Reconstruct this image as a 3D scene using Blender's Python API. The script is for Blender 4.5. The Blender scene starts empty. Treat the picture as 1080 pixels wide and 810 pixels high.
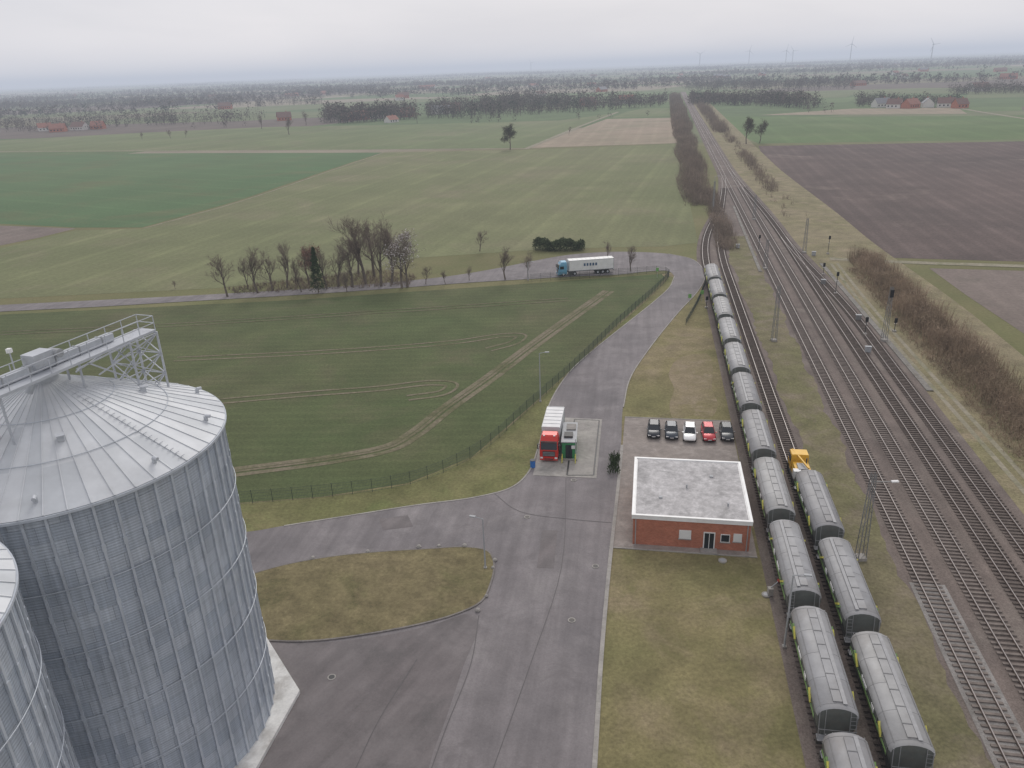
import bpy, math, random
import numpy as np
from mathutils import Vector, Matrix
random.seed(7); np.random.seed(7)
scene=bpy.context.scene
# ---------------------------------------------------------------- camera / survey
H=50.0; FPX=811.0; P=math.radians(22.35); ROLL=math.radians(2.1)
c_,s_=math.cos(ROLL),math.sin(ROLL)
R0=Vector((1,0,0)); F=Vector((0,math.cos(P),-math.sin(P))); U0=Vector((0,math.sin(P),math.cos(P)))
R=c_*R0-s_*U0; U=s_*R0+c_*U0
def ray(u,v): return F+R*((u-540)/FPX)+U*(-(v-405)/FPX)
def S(u,v,z=0.0):
    """surveyed photo point -> world position on the horizontal plane at height z"""
    r=ray(u,v); t=(H-z)/(-r.z)
    return Vector((r.x*t,r.y*t,z))
def depth(p): return (p-Vector((0,0,H))).dot(F)
def bearing(u,dist):
    v=72+(540-u)*0.0367
    r=ray(u,v); r.z=0; r.normalize(); return r*dist
cam=bpy.data.cameras.new("camera"); camo=bpy.data.objects.new("camera",cam); scene.collection.objects.link(camo)
M=Matrix((R,U,-F)).transposed().to_4x4(); M.translation=Vector((0,0,H)); camo.matrix_world=M
cam.sensor_width=36; cam.lens=FPX/1080*36; cam.clip_end=60000; cam.clip_start=0.5
scene.camera=camo
scene.view_settings.view_transform='Standard'; scene.view_settings.look='None'; scene.view_settings.exposure=0
# ---------------------------------------------------------------- nodes
def setin(nt,sock,val):
    if isinstance(val,bpy.types.NodeSocket): nt.links.new(val,sock)
    elif isinstance(val,(tuple,list)) and len(val)==3 and sock.type=='RGBA': sock.default_value=(*val,1)
    else: sock.default_value=val
def noise(nt,vec,scale,detail=4,rough=.6,dist=0):
    n=nt.nodes.new('ShaderNodeTexNoise'); nt.links.new(vec,n.inputs['Vector'])
    n.inputs['Scale'].default_value=scale; n.inputs['Detail'].default_value=detail; n.inputs['Roughness'].default_value=rough; n.inputs['Distortion'].default_value=dist
    return n.outputs[0]
def mrange(nt,f,a,b,c=0.,d=1.):
    n=nt.nodes.new('ShaderNodeMapRange'); setin(nt,n.inputs[0],f)
    for i,x in enumerate((a,b,c,d)): n.inputs[i+1].default_value=x
    return n.outputs[0]
def mixc(nt,f,a,b,blend='MIX'):
    n=nt.nodes.new('ShaderNodeMix'); n.data_type='RGBA'; n.blend_type=blend
    setin(nt,n.inputs[0],f); setin(nt,n.inputs[6],a); setin(nt,n.inputs[7],b); return n.outputs[2]
def math_(nt,op,a,b=0.):
    n=nt.nodes.new('ShaderNodeMath'); n.operation=op; setin(nt,n.inputs[0],a); setin(nt,n.inputs[1],b); return n.outputs[0]
def val(nt,col,f):
    n=nt.nodes.new('ShaderNodeHueSaturation'); setin(nt,n.inputs['Color'],col); setin(nt,n.inputs['Value'],f); return n.outputs[0]
def newmat(name,rough=.9,metal=0.):
    m=bpy.data.materials.new(name); m.use_nodes=True; nt=m.node_tree; b=nt.nodes['Principled BSDF']
    b.inputs['Roughness'].default_value=rough; b.inputs['Metallic'].default_value=metal
    try: b.inputs['Specular IOR Level'].default_value=.2 if rough>.8 else .5
    except: pass
    tc=nt.nodes.new('ShaderNodeTexCoord'); return m,nt,b,tc
def bump(nt,b,h,strength,dist):
    n=nt.nodes.new('ShaderNodeBump'); n.inputs['Strength'].default_value=strength; n.inputs['Distance'].default_value=dist
    nt.links.new(h,n.inputs['Height']); nt.links.new(n.outputs[0],b.inputs['Normal'])
def stripes(nt,vec,d,period):
    dp=nt.nodes.new('ShaderNodeVectorMath'); dp.operation='DOT_PRODUCT'; nt.links.new(vec,dp.inputs[0]); dp.inputs[1].default_value=(d[0],d[1],0)
    return math_(nt,'SINE',math_(nt,'MULTIPLY',dp.outputs['Value'],2*math.pi/period))
def gmat(name,c1,c2,c3=None,s1=.03,s2=.15,fine=1.5,fstr=.22,rows=(),rough=.95,bmp=.4,bd=.08,thr=(.5,.68),mid=.12,streak=None,stain=None):
    m,nt,b,tc=newmat(name,rough); v=tc.outputs['Object']
    col=mixc(nt,mrange(nt,noise(nt,v,s1,4,.6),.38,.62),c1,c2)
    if c3: col=mixc(nt,mrange(nt,noise(nt,v,s2,5,.65,.4),*thr),col,c3)
    f=noise(nt,v,fine,5,.75)
    col=val(nt,col,mrange(nt,f,.3,.7,1-fstr,1+fstr))
    col=val(nt,col,mrange(nt,noise(nt,v,s1*5,3,.6),.3,.7,1-mid,1+mid))
    for (d,p,st,th) in rows:
        s=stripes(nt,v,d,p)
        wob=noise(nt,v,.06,2)
        s2_=math_(nt,'MULTIPLY',mrange(nt,s,th,1.,0,1),mrange(nt,wob,.3,.6,.3,1.))
        col=val(nt,col,mrange(nt,s2_,0,1,1.,1+st))
    if streak:
        ang,sx,sy,st=streak
        mp=nt.nodes.new('ShaderNodeMapping'); mp.vector_type='TEXTURE'; mp.inputs['Rotation'].default_value=(0,0,ang); mp.inputs['Scale'].default_value=(1/sx,1/sy,1); nt.links.new(v,mp.inputs['Vector'])
        col=val(nt,col,mrange(nt,noise(nt,mp.outputs[0],1,4,.6),.35,.65,1-st,1+st))
    if stain: col=mixc(nt,mrange(nt,noise(nt,v,.22,6,.7,.8),.56,.74,0,.75),col,stain)
    nt.links.new(col,b.inputs['Base Color'])
    if bmp: bump(nt,b,f,bmp,bd)
    return m
def pmat(name,c,rough=.5,metal=0.,var=.12,scale=2.,dirt=None):
    m,nt,b,tc=newmat(name,rough,metal); v=tc.outputs['Object']
    col=val(nt,c,mrange(nt,noise(nt,v,scale,4,.65),.3,.7,1-var,1+var))
    if dirt: col=mixc(nt,mrange(nt,noise(nt,v,scale*.6,5,.7),.45,.75,0,.7),col,dirt)
    nt.links.new(col,b.inputs['Base Color']); return m
# ---------------------------------------------------------------- mesh builder
class MB:
    def __init__(s): s.v=[];s.f=[];s.m=[];s.mats=[];s.sm=[]
    def mi(s,mat):
        if mat not in s.mats: s.mats.append(mat)
        return s.mats.index(mat)
    def add(s,vs,fs,mat,smooth=False):
        o=len(s.v); k=s.mi(mat); s.v+= [tuple(x) for x in vs]
        for f in fs: s.f.append(tuple(i+o for i in f)); s.m.append(k); s.sm.append(smooth)
    def box(s,c,d,mat,rz=0.,taper=1.):
        hx,hy,hz=d[0]/2,d[1]/2,d[2]/2; ca,sa=math.cos(rz),math.sin(rz); vs=[]
        for z,t in ((-hz,1.),(hz,taper)):
            for x,y in ((-hx,-hy),(hx,-hy),(hx,hy),(-hx,hy)):
                x*=t;y*=t; vs.append((c[0]+x*ca-y*sa,c[1]+x*sa+y*ca,c[2]+z))
        s.add(vs,[(3,2,1,0),(4,5,6,7),(0,1,5,4),(1,2,6,5),(2,3,7,6),(3,0,4,7)],mat)
    def beam(s,p0,p1,r,mat,n=4,r1=None,caps=True,smooth=False):
        p0=Vector(p0);p1=Vector(p1); r1=r if r1 is None else r1
        d=(p1-p0); 
        if d.length<1e-6: return
        d.normalize(); a=Vector((0,0,1)) if abs(d.z)<.9 else Vector((1,0,0))
        x=d.cross(a).normalized(); y=d.cross(x); vs=[]
        for p,rr in ((p0,r),(p1,r1)):
            for i in range(n):
                t=2*math.pi*(i+.5)/n; vs.append(p+x*(math.cos(t)*rr)+y*(math.sin(t)*rr))
        fs=[(i,(i+1)%n,n+(i+1)%n,n+i) for i in range(n)]
        s.add(vs,fs,mat,smooth)
        if caps and n>2: s.add(vs,[tuple(range(n))[::-1],tuple(range(n,2*n))],mat)
    def loft(s,secs,mat,caps=True,smooth=False,closed=True):
        n=len(secs[0]); vs=[p for q in secs for p in q]; fs=[]
        for k in range(len(secs)-1):
            for i in range(n if closed else n-1):
                j=(i+1)%n; fs.append((k*n+i,k*n+j,(k+1)*n+j,(k+1)*n+i))
        s.add(vs,fs,mat,smooth)
        if caps: s.add(secs[0],[tuple(range(n))[::-1]],mat); s.add(secs[-1],[tuple(range(n))],mat)
    def mesh(s,name):
        me=bpy.data.meshes.new(name); me.from_pydata(s.v,[],s.f)
        for m in s.mats: me.materials.append(m)
        me.polygons.foreach_set('material_index',s.m); me.polygons.foreach_set('use_smooth',s.sm); me.update(); return me
    def obj(s,name,loc=(0,0,0),rz=0.): return place(s.mesh(name),name,loc,rz)
def place(me,name,loc=(0,0,0),rz=0.,parent=None,sc=1.):
    o=bpy.data.objects.new(name,me); o.location=loc; o.rotation_euler=(0,0,rz); o.scale=(sc,sc,sc); scene.collection.objects.link(o)
    if parent: o.parent=parent
    return o
def empty(name,loc=(0,0,0),rz=0.):
    o=bpy.data.objects.new(name,None); o.location=loc; o.rotation_euler=(0,0,rz); scene.collection.objects.link(o); return o
def tris(name,V,mat,parent=None):
    V=np.asarray(V,dtype=np.float32).reshape(-1,3); n=len(V)//3
    me=bpy.data.meshes.new(name); me.vertices.add(len(V)); me.vertices.foreach_set('co',V.ravel())
    me.loops.add(n*3); me.loops.foreach_set('vertex_index',np.arange(n*3,dtype=np.int32))
    me.polygons.add(n); me.polygons.foreach_set('loop_start',np.arange(0,n*3,3,dtype=np.int32)); me.polygons.foreach_set('loop_total',np.full(n,3,dtype=np.int32))
    me.materials.append(mat); me.update(); me.validate(); return place(me,name,parent=parent)
def smooth(Pts,closed=False,n=6):
    Pts=[Vector((p[0],p[1])) for p in Pts]; N=len(Pts); out=[]
    rng=range(N if closed else N-1)
    def g(i): return Pts[i%N] if closed else Pts[max(0,min(N-1,i))]
    for i in rng:
        p0,p1,p2,p3=g(i-1),g(i),g(i+1),g(i+2)
        d1=max((p1-p0).length**.5,1e-4);d2=max((p2-p1).length**.5,1e-4);d3=max((p3-p2).length**.5,1e-4)
        m1=((p1-p0)/d1-(p2-p0)/(d1+d2)+(p2-p1)/d2)*d2 if (p1-p0).length>1e-3 else (p2-p1)
        m2=((p2-p1)/d2-(p3-p1)/(d2+d3)+(p3-p2)/d3)*d2 if (p3-p2).length>1e-3 else (p2-p1)
        for k in range(n):
            t=k/n; out.append(p1*(2*t**3-3*t*t+1)+m1*(t**3-2*t*t+t)+p2*(-2*t**3+3*t*t)+m2*(t**3-t*t))
    if not closed: out.append(Pts[-1])
    return out
def W(pts): return [p if isinstance(p,Vector) else S(*p) for p in pts]
import bmesh
def sheet(name,pts,z,mat,sm=0,side=0.):
    pts=W(pts)
    if sm: pts=smooth(pts,True,sm)
    bm=bmesh.new(); vs=[bm.verts.new((p[0],p[1],z)) for p in pts]; f=bm.faces.new(vs)
    f.normal_update()
    if f.normal.z<0: f.normal_flip()
    if side:
        n=len(vs); lo=[bm.verts.new((p[0],p[1],z-side)) for p in pts]
        for i in range(n): bm.faces.new((vs[i],vs[(i+1)%n],lo[(i+1)%n],lo[i]))
    bmesh.ops.triangulate(bm,faces=[f])
    me=bpy.data.meshes.new(name); bm.to_mesh(me); bm.free(); me.materials.append(mat); return place(me,name)
def ribbon(mb,pts,w,z,mat,off=0.,h=0.):
    pts=[Vector((p[0],p[1])) for p in pts]; L=[];Rr=[]
    for i,p in enumerate(pts):
        d=(pts[min(i+1,len(pts)-1)]-pts[max(i-1,0)]).normalized(); n=Vector((-d.y,d.x))
        L.append(p+n*(off+w/2)); Rr.append(p+n*(off-w/2))
    vs=[];fs=[]
    for a,b in zip(L,Rr):
        vs+=[(a.x,a.y,z),(b.x,b.y,z)]
        if h: vs+=[(b.x,b.y,z-h),(a.x,a.y,z-h)]
    k=4 if h else 2
    for i in range(len(L)-1):
        a=i*k;b=a+k
        fs.append((a,a+1,b+1,b)) 
        if h: fs+= [(a+1,a+2,b+2,b+1),(a+3,a,b,b+3)]
    mb.add(vs,fs,mat)
# ---------------------------------------------------------------- materials
RA=-.175
asphalt=gmat('asphalt',(.205,.186,.186),(.172,.158,.160),(.235,.216,.214),s1=.05,s2=.12,fine=6,fstr=.15,bmp=.15,bd=.02,rough=.85,streak=(RA,.9,.05,.10),stain=(.135,.122,.122))
asphalt_dark=gmat('asphalt_dark',(.140,.121,.120),(.168,.150,.148),(.118,.105,.104),s1=.06,s2=.2,fine=6,fstr=.15,bmp=.15,bd=.02,rough=.8,streak=(RA-.4,.7,.06,.12),stain=(.10,.088,.087))
concrete=gmat('concrete',(.36,.34,.31),(.30,.28,.26),(.24,.23,.21),s1=.2,s2=.5,fine=5,fstr=.12,bmp=.1,bd=.01,rough=.85,stain=(.2,.185,.17))
concrete_w=gmat('pale_concrete',(.66,.65,.62),(.58,.57,.55),(.45,.43,.4),s1=.2,s2=.4,fine=5,fstr=.1,bmp=.1,bd=.01,rough=.8)
lawn=gmat('lawn',(.205,.175,.088),(.165,.153,.070),(.240,.195,.120),s1=.05,s2=.09,fine=2.5,fstr=.30,bmp=.6,bd=.08,thr=(.47,.66),mid=.2,stain=(.130,.128,.050))
verge=gmat('verge_grass',(.150,.152,.062),(.190,.172,.082),(.128,.145,.054),s1=.05,s2=.1,fine=2.5,fstr=.3,bmp=.6,bd=.1,mid=.2)
island=gmat('island_grass',(.172,.146,.076),(.196,.162,.09),(.124,.112,.054),s1=.08,s2=.2,fine=3,fstr=.33,bmp=.7,bd=.08,mid=.24)
crop=gmat('crop_field',(.080,.103,.041),(.092,.102,.045),(.108,.103,.056),s1=.02,s2=.05,fine=2.2,fstr=.28,bmp=.6,bd=.1,rows=[((.05,1),2.4,.12,.2)],thr=(.5,.75),mid=.14)
mid_field=gmat('pale_field',(.145,.158,.074),(.165,.170,.086),(.185,.174,.101),s1=.006,s2=.02,fine=.9,fstr=.2,bmp=0,rows=[((.96,-.28),22,.14,.8),((.96,-.28),4.5,.07,.2)],mid=.1)
dk_field=gmat('green_field',(.080,.138,.058),(.098,.148,.066),(.112,.134,.062),s1=.005,s2=.02,fine=.8,fstr=.15,bmp=0,rows=[((.5,.86),20,.12,.85)],mid=.08)
bk_field=gmat('back_field',(.130,.160,.072),(.148,.170,.080),(.163,.167,.092),s1=.004,s2=.01,fine=.3,fstr=.12,bmp=0,rows=[((.9,-.3),30,.10,.7)],mid=.1)
tan_field=gmat('stubble_field',(.30,.24,.18),(.26,.215,.155),(.22,.2,.135),s1=.01,s2=.03,fine=.6,fstr=.12,bmp=0,rows=[((.98,-.2),12,.1,.3)],mid=.08)
plough=gmat('ploughed_field',(.118,.088,.078),(.098,.075,.067),(.172,.136,.115),s1=.012,s2=.025,fine=1.2,fstr=.3,bmp=0,rows=[((.97,-.22),5,.16,.0),((.97,-.22),28,.14,.7)],mid=.12,thr=(.58,.72))
plough2=gmat('harrowed_field',(.19,.155,.135),(.165,.135,.115),(.14,.12,.10),s1=.02,s2=.05,fine=1.2,fstr=.2,bmp=0,rows=[((.97,-.22),6,.1,.1)],mid=.1)
r_green=gmat('right_field',(.098,.145,.055),(.113,.160,.063),(.128,.16,.072),s1=.004,s2=.01,fine=.4,fstr=.12,bmp=0,rows=[((.98,-.2),24,.1,.7)])
path_m=gmat('dirt_path',(.28,.25,.19),(.24,.22,.155),(.17,.17,.095),s1=.1,s2=.25,fine=2,fstr=.2,bmp=.2,bd=.05)
wheel_m=gmat('wheel_track_soil',(.185,.158,.110),(.158,.142,.088),(.115,.112,.058),s1=.2,s2=.12,fine=2,fstr=.22,bmp=0,thr=(.5,.62))
ballast=gmat('track_ballast',(.165,.134,.117),(.142,.116,.103),(.190,.162,.140),s1=.05,s2=.1,fine=6,fstr=.36,bmp=.7,bd=.06,mid=.14,streak=(-.2,.8,.03,.12))
gravel_l=gmat('fresh_gravel',(.27,.255,.24),(.235,.22,.205),(.19,.175,.16),s1=.1,s2=.2,fine=6,fstr=.36,bmp=.7,bd=.06)
moss=gmat('trackside_moss',(.175,.152,.092),(.150,.143,.070),(.198,.163,.120),s1=.06,s2=.14,fine=3,fstr=.33,bmp=.6,bd=.08,mid=.2)
dry=gmat('dry_verge',(.225,.192,.118),(.185,.168,.088),(.25,.205,.135),s1=.05,s2=.1,fine=2.5,fstr=.33,bmp=.6,bd=.1,mid=.2)
paver=gmat('paver',(.275,.24,.215),(.245,.215,.195),(.31,.275,.25),s1=.2,s2=.5,fine=5,fstr=.15,bmp=.1,bd=.01,rough=.85,stain=(.2,.175,.155))
bark=pmat('bark',(.155,.128,.103),.95,0,.25,.6)
twig=pmat('twigs',(.200,.160,.128),.95,0,.25,.3)
shrub=pmat('bare_shrub',(.31,.235,.165),.95,0,.35,.25,(.21,.17,.10))
bushm=pmat('bare_bush',(.245,.195,.15),.95,0,.3,.05)
wood_far=pmat('woodland',(.130,.106,.088),.95,0,.35,.012,(.105,.098,.075))
wood_grn=pmat('evergreen',(.045,.07,.028),.9,0,.35,.5)
wood_grn_far=pmat('evergreen_far',(.055,.068,.04),.9,0,.3,.02)
ivy=pmat('ivy_leaves',(.11,.115,.068),.9,0,.3,.2)
russet=pmat('russet_leaves',(.22,.125,.09),.9,0,.3,.6)
blossom=pmat('blossom',(.50,.46,.44),.9,0,.15,.6)
steel=pmat('galvanised_steel',(.48,.50,.53),.55,.2,.1,1.5)
darksteel=pmat('dark_steel',(.06,.06,.06),.6,.3,.2,2,(.10,.08,.065))
greypaint=pmat('grey_paint',(.34,.35,.36),.6,0,.1,2)
rubber=pmat('rubber',(.02,.02,.02),.85)
glass=pmat('window_glass',(.02,.025,.03),.12,0,.05)
white=pmat('white_paint',(.76,.76,.75),.45,0,.05,1,(.6,.58,.55))
def voronoi_ground():
    m,nt,b,tc=newmat('ground',.95); v=tc.outputs['Object']
    near=mixc(nt,mrange(nt,noise(nt,v,.05,4),.35,.65),(.135,.14,.058),(.17,.155,.075))
    mp=nt.nodes.new('ShaderNodeMapping'); mp.inputs['Rotation'].default_value=(0,0,.35); mp.inputs['Scale'].default_value=(1/420,1/260,0); nt.links.new(v,mp.inputs['Vector'])
    vo=nt.nodes.new('ShaderNodeTexVoronoi'); vo.distance='CHEBYCHEV'; vo.inputs['Scale'].default_value=1; nt.links.new(mp.outputs[0],vo.inputs['Vector'])
    sep=nt.nodes.new('ShaderNodeSeparateColor'); nt.links.new(vo.outputs['Color'],sep.inputs[0])
    cr=nt.nodes.new('ShaderNodeValToRGB'); cr.color_ramp.interpolation='CONSTANT'; nt.links.new(sep.outputs[0],cr.inputs[0])
    cols=[(0,(.10,.14,.06)),(.22,(.14,.16,.08)),(.42,(.12,.165,.07)),(.55,(.17,.155,.10)),(.66,(.13,.105,.088)),(.76,(.15,.165,.09)),(.88,(.24,.21,.155))]
    e=cr.color_ramp.elements; e[0].position=0; e[0].color=(*cols[0][1],1); e[1].position=cols[1][0]; e[1].color=(*cols[1][1],1)
    for p,c in cols[2:]:
        x=e.new(p); x.color=(*c,1)
    ln=nt.nodes.new('ShaderNodeVectorMath'); ln.operation='LENGTH'; nt.links.new(v,ln.inputs[0])
    col=mixc(nt,mrange(nt,ln.outputs['Value'],520,560),near,cr.outputs[0])
    f=noise(nt,v,1.5,5,.75); col=val(nt,col,mrange(nt,f,.3,.7,.8,1.2)); col=val(nt,col,mrange(nt,noise(nt,v,.02,4),.3,.7,.85,1.15))
    nt.links.new(col,b.inputs['Base Color']); return m
g=MB(); n=96; RG=30000
g.add([(0,0,0)]+[(RG*math.cos(2*math.pi*i/n),RG*math.sin(2*math.pi*i/n),0) for i in range(n)],[(0,i+1,(i+1)%n+1) for i in range(n)],voronoi_ground()); g.obj('ground')
# ---------------------------------------------------------------- fields
sheet('green_field',[(-160,170),(0,163),(200,161.5),(403,161),(350,178),(250,212),(150,240),(80,240),(0,236),(-160,230)],.03,dk_field)
sheet('bare_soil_field',[(-160,236),(0,238),(80,241),(40,251),(0,259),(-160,283)],.03,plough2)
sheet('pale_field',[(405,161),(560,158),(716,152),(722,190),(733,240),(736,256),(700,260),(640,261),(560,264),(500,268),(440,272),(380,288),(230,304),(0,315),(-160,322),(-160,287),(0,262),(80,243),(152,241),(252,213),(352,179)],.03,mid_field)
sheet('back_field',[(-160,167),(-160,152),(0,148),(130,141),(280,134),(450,131),(590,127),(652,119),(553,156),(300,158.5),(0,161)],.03,bk_field)
sheet('stubble_field',[(560,156),(600,140),(640,125.5),(713,124),(715,151)],.03,tan_field)
sheet('meadow_field',[(660,118),(645,124),(712,122.5),(712,114),(680,114)],.03,bk_field)
sheet('right_green_field',[(757,123),(900,123),(1180,121),(1200,145),(1080,147),(800,151.5),(776,140)],.03,r_green)
sheet('ploughed_field',[(800,154),(1080,149),(1230,146),(1230,284),(1080,276),(905,271),(880,262),(845,222),(812,185)],.03,plough)
sheet('harrowed_field',[(980,283),(1230,290),(1230,470),(1080,352),(1020,312)],.03,plough2)
sheet('right_stubble_field',[(800,121.5),(900,114.5),(1010,113.5),(1020,120)],.05,tan_field)
sheet('crop_field',[(-160,338),(0,332),(200,322),(320,316),(430,308),(560,299),(698,289),(702,293),(688,309),(648,345),(608,385),(558,430),(498,482),(430,510),(340,524),(248,531),(0,560),(-200,580)],.03,crop)
p=MB()
for i,(a,w) in enumerate((([(-160,162),(0,160),(300,158.5),(556,157)],3.0),([(555,157),(600,138),(652,118)],3.5),([(875,273),(960,277),(1080,281),(1200,286)],3),([(1000,112),(1040,119),(1100,128)],5),([(152,241),(252,213),(352,179),(405,161)],.9))):
    ribbon(p,smooth(W(a),False,6),w,.07+.004*i,path_m)
p.obj('farm_path')
p=MB()
tl=[[(642,307),(600,337),(560,366),(515,400),(470,432),(437,458),(412,472),(360,483),(240,499)],
 [(185,379),(350,371),(480,361),(530,354),(549,354),(543,361),(515,369)],
 [(215,425),(320,416),(400,410),(455,404),(476,406),(468,414),(430,420)],[(0,352),(200,342),(420,328),(600,316)]]
zz_=.05
for i,a in enumerate(tl):
    q=smooth(W(a),False,8); w=(.95,.5,.55,.35)[i]
    for o in (-1.0,1.0): zz_+=.004; ribbon(p,q,w,zz_,wheel_m,o)
    if i==0: zz_+=.004; ribbon(p,q,.55,zz_,wheel_m,-.1)
p.obj('tractor_wheel_tracks')
# ---------------------------------------------------------------- rail geometry
def ss(a,b,x): t=max(0,min(1,(x-a)/(b-a))); return t*t*(3-2*t)
def A(y): return 28.6+.2*y
def T2(y): k=ss(190,380,y); return (29.6+.1845*(y-50))*(1-k)+A(y)*k
def T1(y): k=ss(195,290,y); return (25.0+.1845*(y-50))*(1-k)+T2(y)*k
def Bt(y): return A(y)+4.4
def C(y): k=ss(230,400,y); return A(y)+8.6*(1-k)+4.4*k
def D(y): k=ss(140,235,y); return A(y)+12.4*(1-k)+(C(y)-A(y))*k
site=[Vector((T1(-20)-2,-20,0))]+[Vector((T1(y)-2,y,0)) for y in range(0,200,20)]+W([(745,270),(738,276),(706,288),(698,289.5),(702,293),(688,309),(648,345),(608,385),(558,430),(498,482),(430,510),(340,524),(248,531)])+[Vector((-90,90,0)),Vector((-90,-20,0))]
sheet('lawn',site,.035,lawn)
vg=W([(700,290),(704,294),(690,310),(650,345),(610,385),(560,430),(500,482),(430,511),(340,525),(248,532),(0,560),(0,600),(255,570),(370,550),(500,530),(560,505),(585,430),(610,395),(650,365),(700,320),(720,295)])
sheet('verge_grass',vg,.05,verge)
sheet('worn_grass',[(716,378),(731,374),(745,373),(752,390),(751,410),(757,428),(748,441),(730,438),(712,443),(706,428),(711,410),(705,395)],.052,gmat('worn_grass',(.235,.19,.12),(.20,.17,.09),(.26,.21,.145),s1=.12,s2=.3,fine=3,fstr=.25,stain=(.175,.155,.075)),3)
road=[Vector((-4.2,-10,0)),(625,810),(632,700),(641,600),(650,520),(655,470),(657,430),(664,400),(683,370),(715,330),(736,307),(743,293),(740,282),(728,273),(705,268),(672,266),(640,266),(600,269),(560,276),(520,284),(470,292),(400,299),(320,305),(200,312),(100,317),(0,322),(-120,329),
 (-120,337),(0,329),(100,324),(200,318),(320,311),(420,304),(500,298),(560,294.5),(600,292),(650,290),(690,286),(704,286),(711,292),(706,303),(690,318),(660,342),(625,370),(603,390),(588,410),(578,430),(568,470),(556,500),(538,515),(500,525),(440,533),(370,544),(300,555),(255,562),Vector((-50,80,0)),Vector((-80,70,0)),Vector((-80,-10,0))]
sheet('asphalt_road',road,.08,asphalt,sm=5)
sheet('asphalt_apron',[(262,678),(330,679),(400,672),(452,661),(498,648),(505,660),(490,700),(470,760),(452,812),Vector((-8,20,0)),Vector((-45,20,0)),Vector((-40,45,0))],.09,asphalt_dark,sm=4)
k=MB()
redge=smooth(W([Vector((-4.2,-10,0)),(625,810),(632,700),(641,600),(650,520),(655,470)]),False,6)
ribbon(k,redge,.4,.14,concrete,off=-.15,h=.14)
red2=smooth(W([(657,430),(664,400),(683,370),(715,330),(736,307),(743,293),(740,282),(728,273),(705,268)]),False,6)
ribbon(k,red2,.18,.13,concrete,off=-.05,h=.13)
led=smooth(W([(711,292),(706,303),(690,318),(660,342),(625,370),(603,390),(588,410),(578,430),(568,470),(556,500),(538,515),(500,525),(440,533),(370,544),(300,555)]),False,6)
ribbon(k,led,.2,.13,concrete,off=.05,h=.13)
k.obj('road_kerb')
isl=[(225,622),(262,608),(300,597),(350,588),(400,583),(450,580),(490,578),(514,582),(521,595),(517,618),(507,636),(480,649),(440,660),(380,671),(330,677),(290,677),(262,673),(232,655)]
sheet('grass_island',isl,.17,island,sm=4)
kerb_w=gmat('weathered_kerb',(.22,.2,.185),(.17,.155,.145),s1=.3,fine=4)
k=MB(); q=smooth(W(isl),True,4); ribbon(k,q+[q[0]],.18,.185,kerb_w,off=0,h=.2); k.obj('island_kerb')
k=MB()
sm_=pmat('tar_joint',(.10,.09,.09),.7)
for i,a in enumerate(([(597,505),(592,600),(560,700),(520,812)],[(505,650),(497,700),(470,770),(455,812)],[(520,520),(548,540),(600,548),(645,552)],[(440,696),(400,760),(375,812)])):
    ribbon(k,smooth(W(a),False,5),.09,.1+.004*i,sm_)
k.obj('asphalt_joints')
for i,a in enumerate(([(572,560),(588,560),(584,600),(566,600)],[(400,548),(430,544),(436,556),(404,560)])):
    sheet('asphalt_patch',a,.088+.003*i,asphalt_dark)
sheet('weighbridge_slab',[(596,441),(635,443),(629,505),(562,502),(568,475)],.11,concrete,0)
k=MB()
wa=[S(606,443),S(632,444),S(626,502),S(598,502)]
for i in range(4): ribbon(k,[wa[i],wa[(i+1)%4]],.22,.125+.003*i,darksteel)
k.obj('weighbridge_frame')
for (u,v) in ((605,507),(556,546),(350,715),(597,467),(628,598),(603,655)):
    k=MB(); q=S(u,v); k.beam((q.x,q.y,.1),(q.x,q.y,.125),.38,concrete,20); k.beam((q.x,q.y,.125),(q.x,q.y,.13),.27,darksteel,20); k.obj('manhole_cover')
for (u,v) in ((762,592),(808,628)):
    k=MB(); q=S(u,v); k.beam((q.x,q.y,.0),(q.x,q.y,.16),.45,concrete,20); k.beam((q.x,q.y,.16),(q.x,q.y,.18),.28,greypaint,20); k.obj('drain_shaft')
# ---------------------------------------------------------------- tracks
ys=[-20+i*5 for i in range(60)]+[280+i*20 for i in range(60)]
k=MB(); vs=[];fs=[]
for y in ys: vs+=[(T1(y)-2.4,y,.06),(max(D(y),C(y))+2.6,y,.06)]
for i in range(len(ys)-1): fs.append((2*i,2*i+1,2*i+3,2*i+2))
k.add(vs,fs,ballast); k.obj('track_bed')
k=MB(); vs=[];fs=[]; yy=[-20+i*1.5 for i in range(170)]
for y in yy: vs+=[(T2(y)+2.0+.35*math.sin(y*.21)+random.uniform(-.3,.3),y,.075),(A(y)-2.1+.4*math.sin(y*.33+1)+random.uniform(-.3,.3),y,.075)]
for i in range(len(yy)-1): fs.append((2*i,2*i+1,2*i+3,2*i+2))
k.add(vs,fs,moss); k.obj('trackside_moss')
k=MB(); vs=[];fs=[]
for y in ys[:100]: vs+=[(D(y)+2.6,y,.05),(D(y)+24,y,.05)]
for i in range(99): fs.append((2*i,2*i+1,2*i+3,2*i+2))
k.add(vs,fs,dry); k.obj('dry_verge')
k=MB()
for j in (0,1): ribbon(k,[Vector((A(y)+17.5+.8*math.sin(y*.03),y)) for y in range(-20,200,6)],.7,.07,path_m,-.8+1.6*j)
k.obj('service_path')
k=MB(); ribbon(k,[Vector((A(y),y)) for y in range(-20,66,4)],3.4,.09,gravel_l); k.obj('gravel_bed')
trough=gmat('old_concrete',(.24,.225,.205),(.20,.19,.17),(.15,.135,.11),s1=.3,s2=.5,fine=4,fstr=.25)
k=MB(); ribbon(k,[Vector((A(y)+15.4-.02*(y-120),y)) for y in range(112,200,6)],1.0,.2,trough,h=.15)
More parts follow.
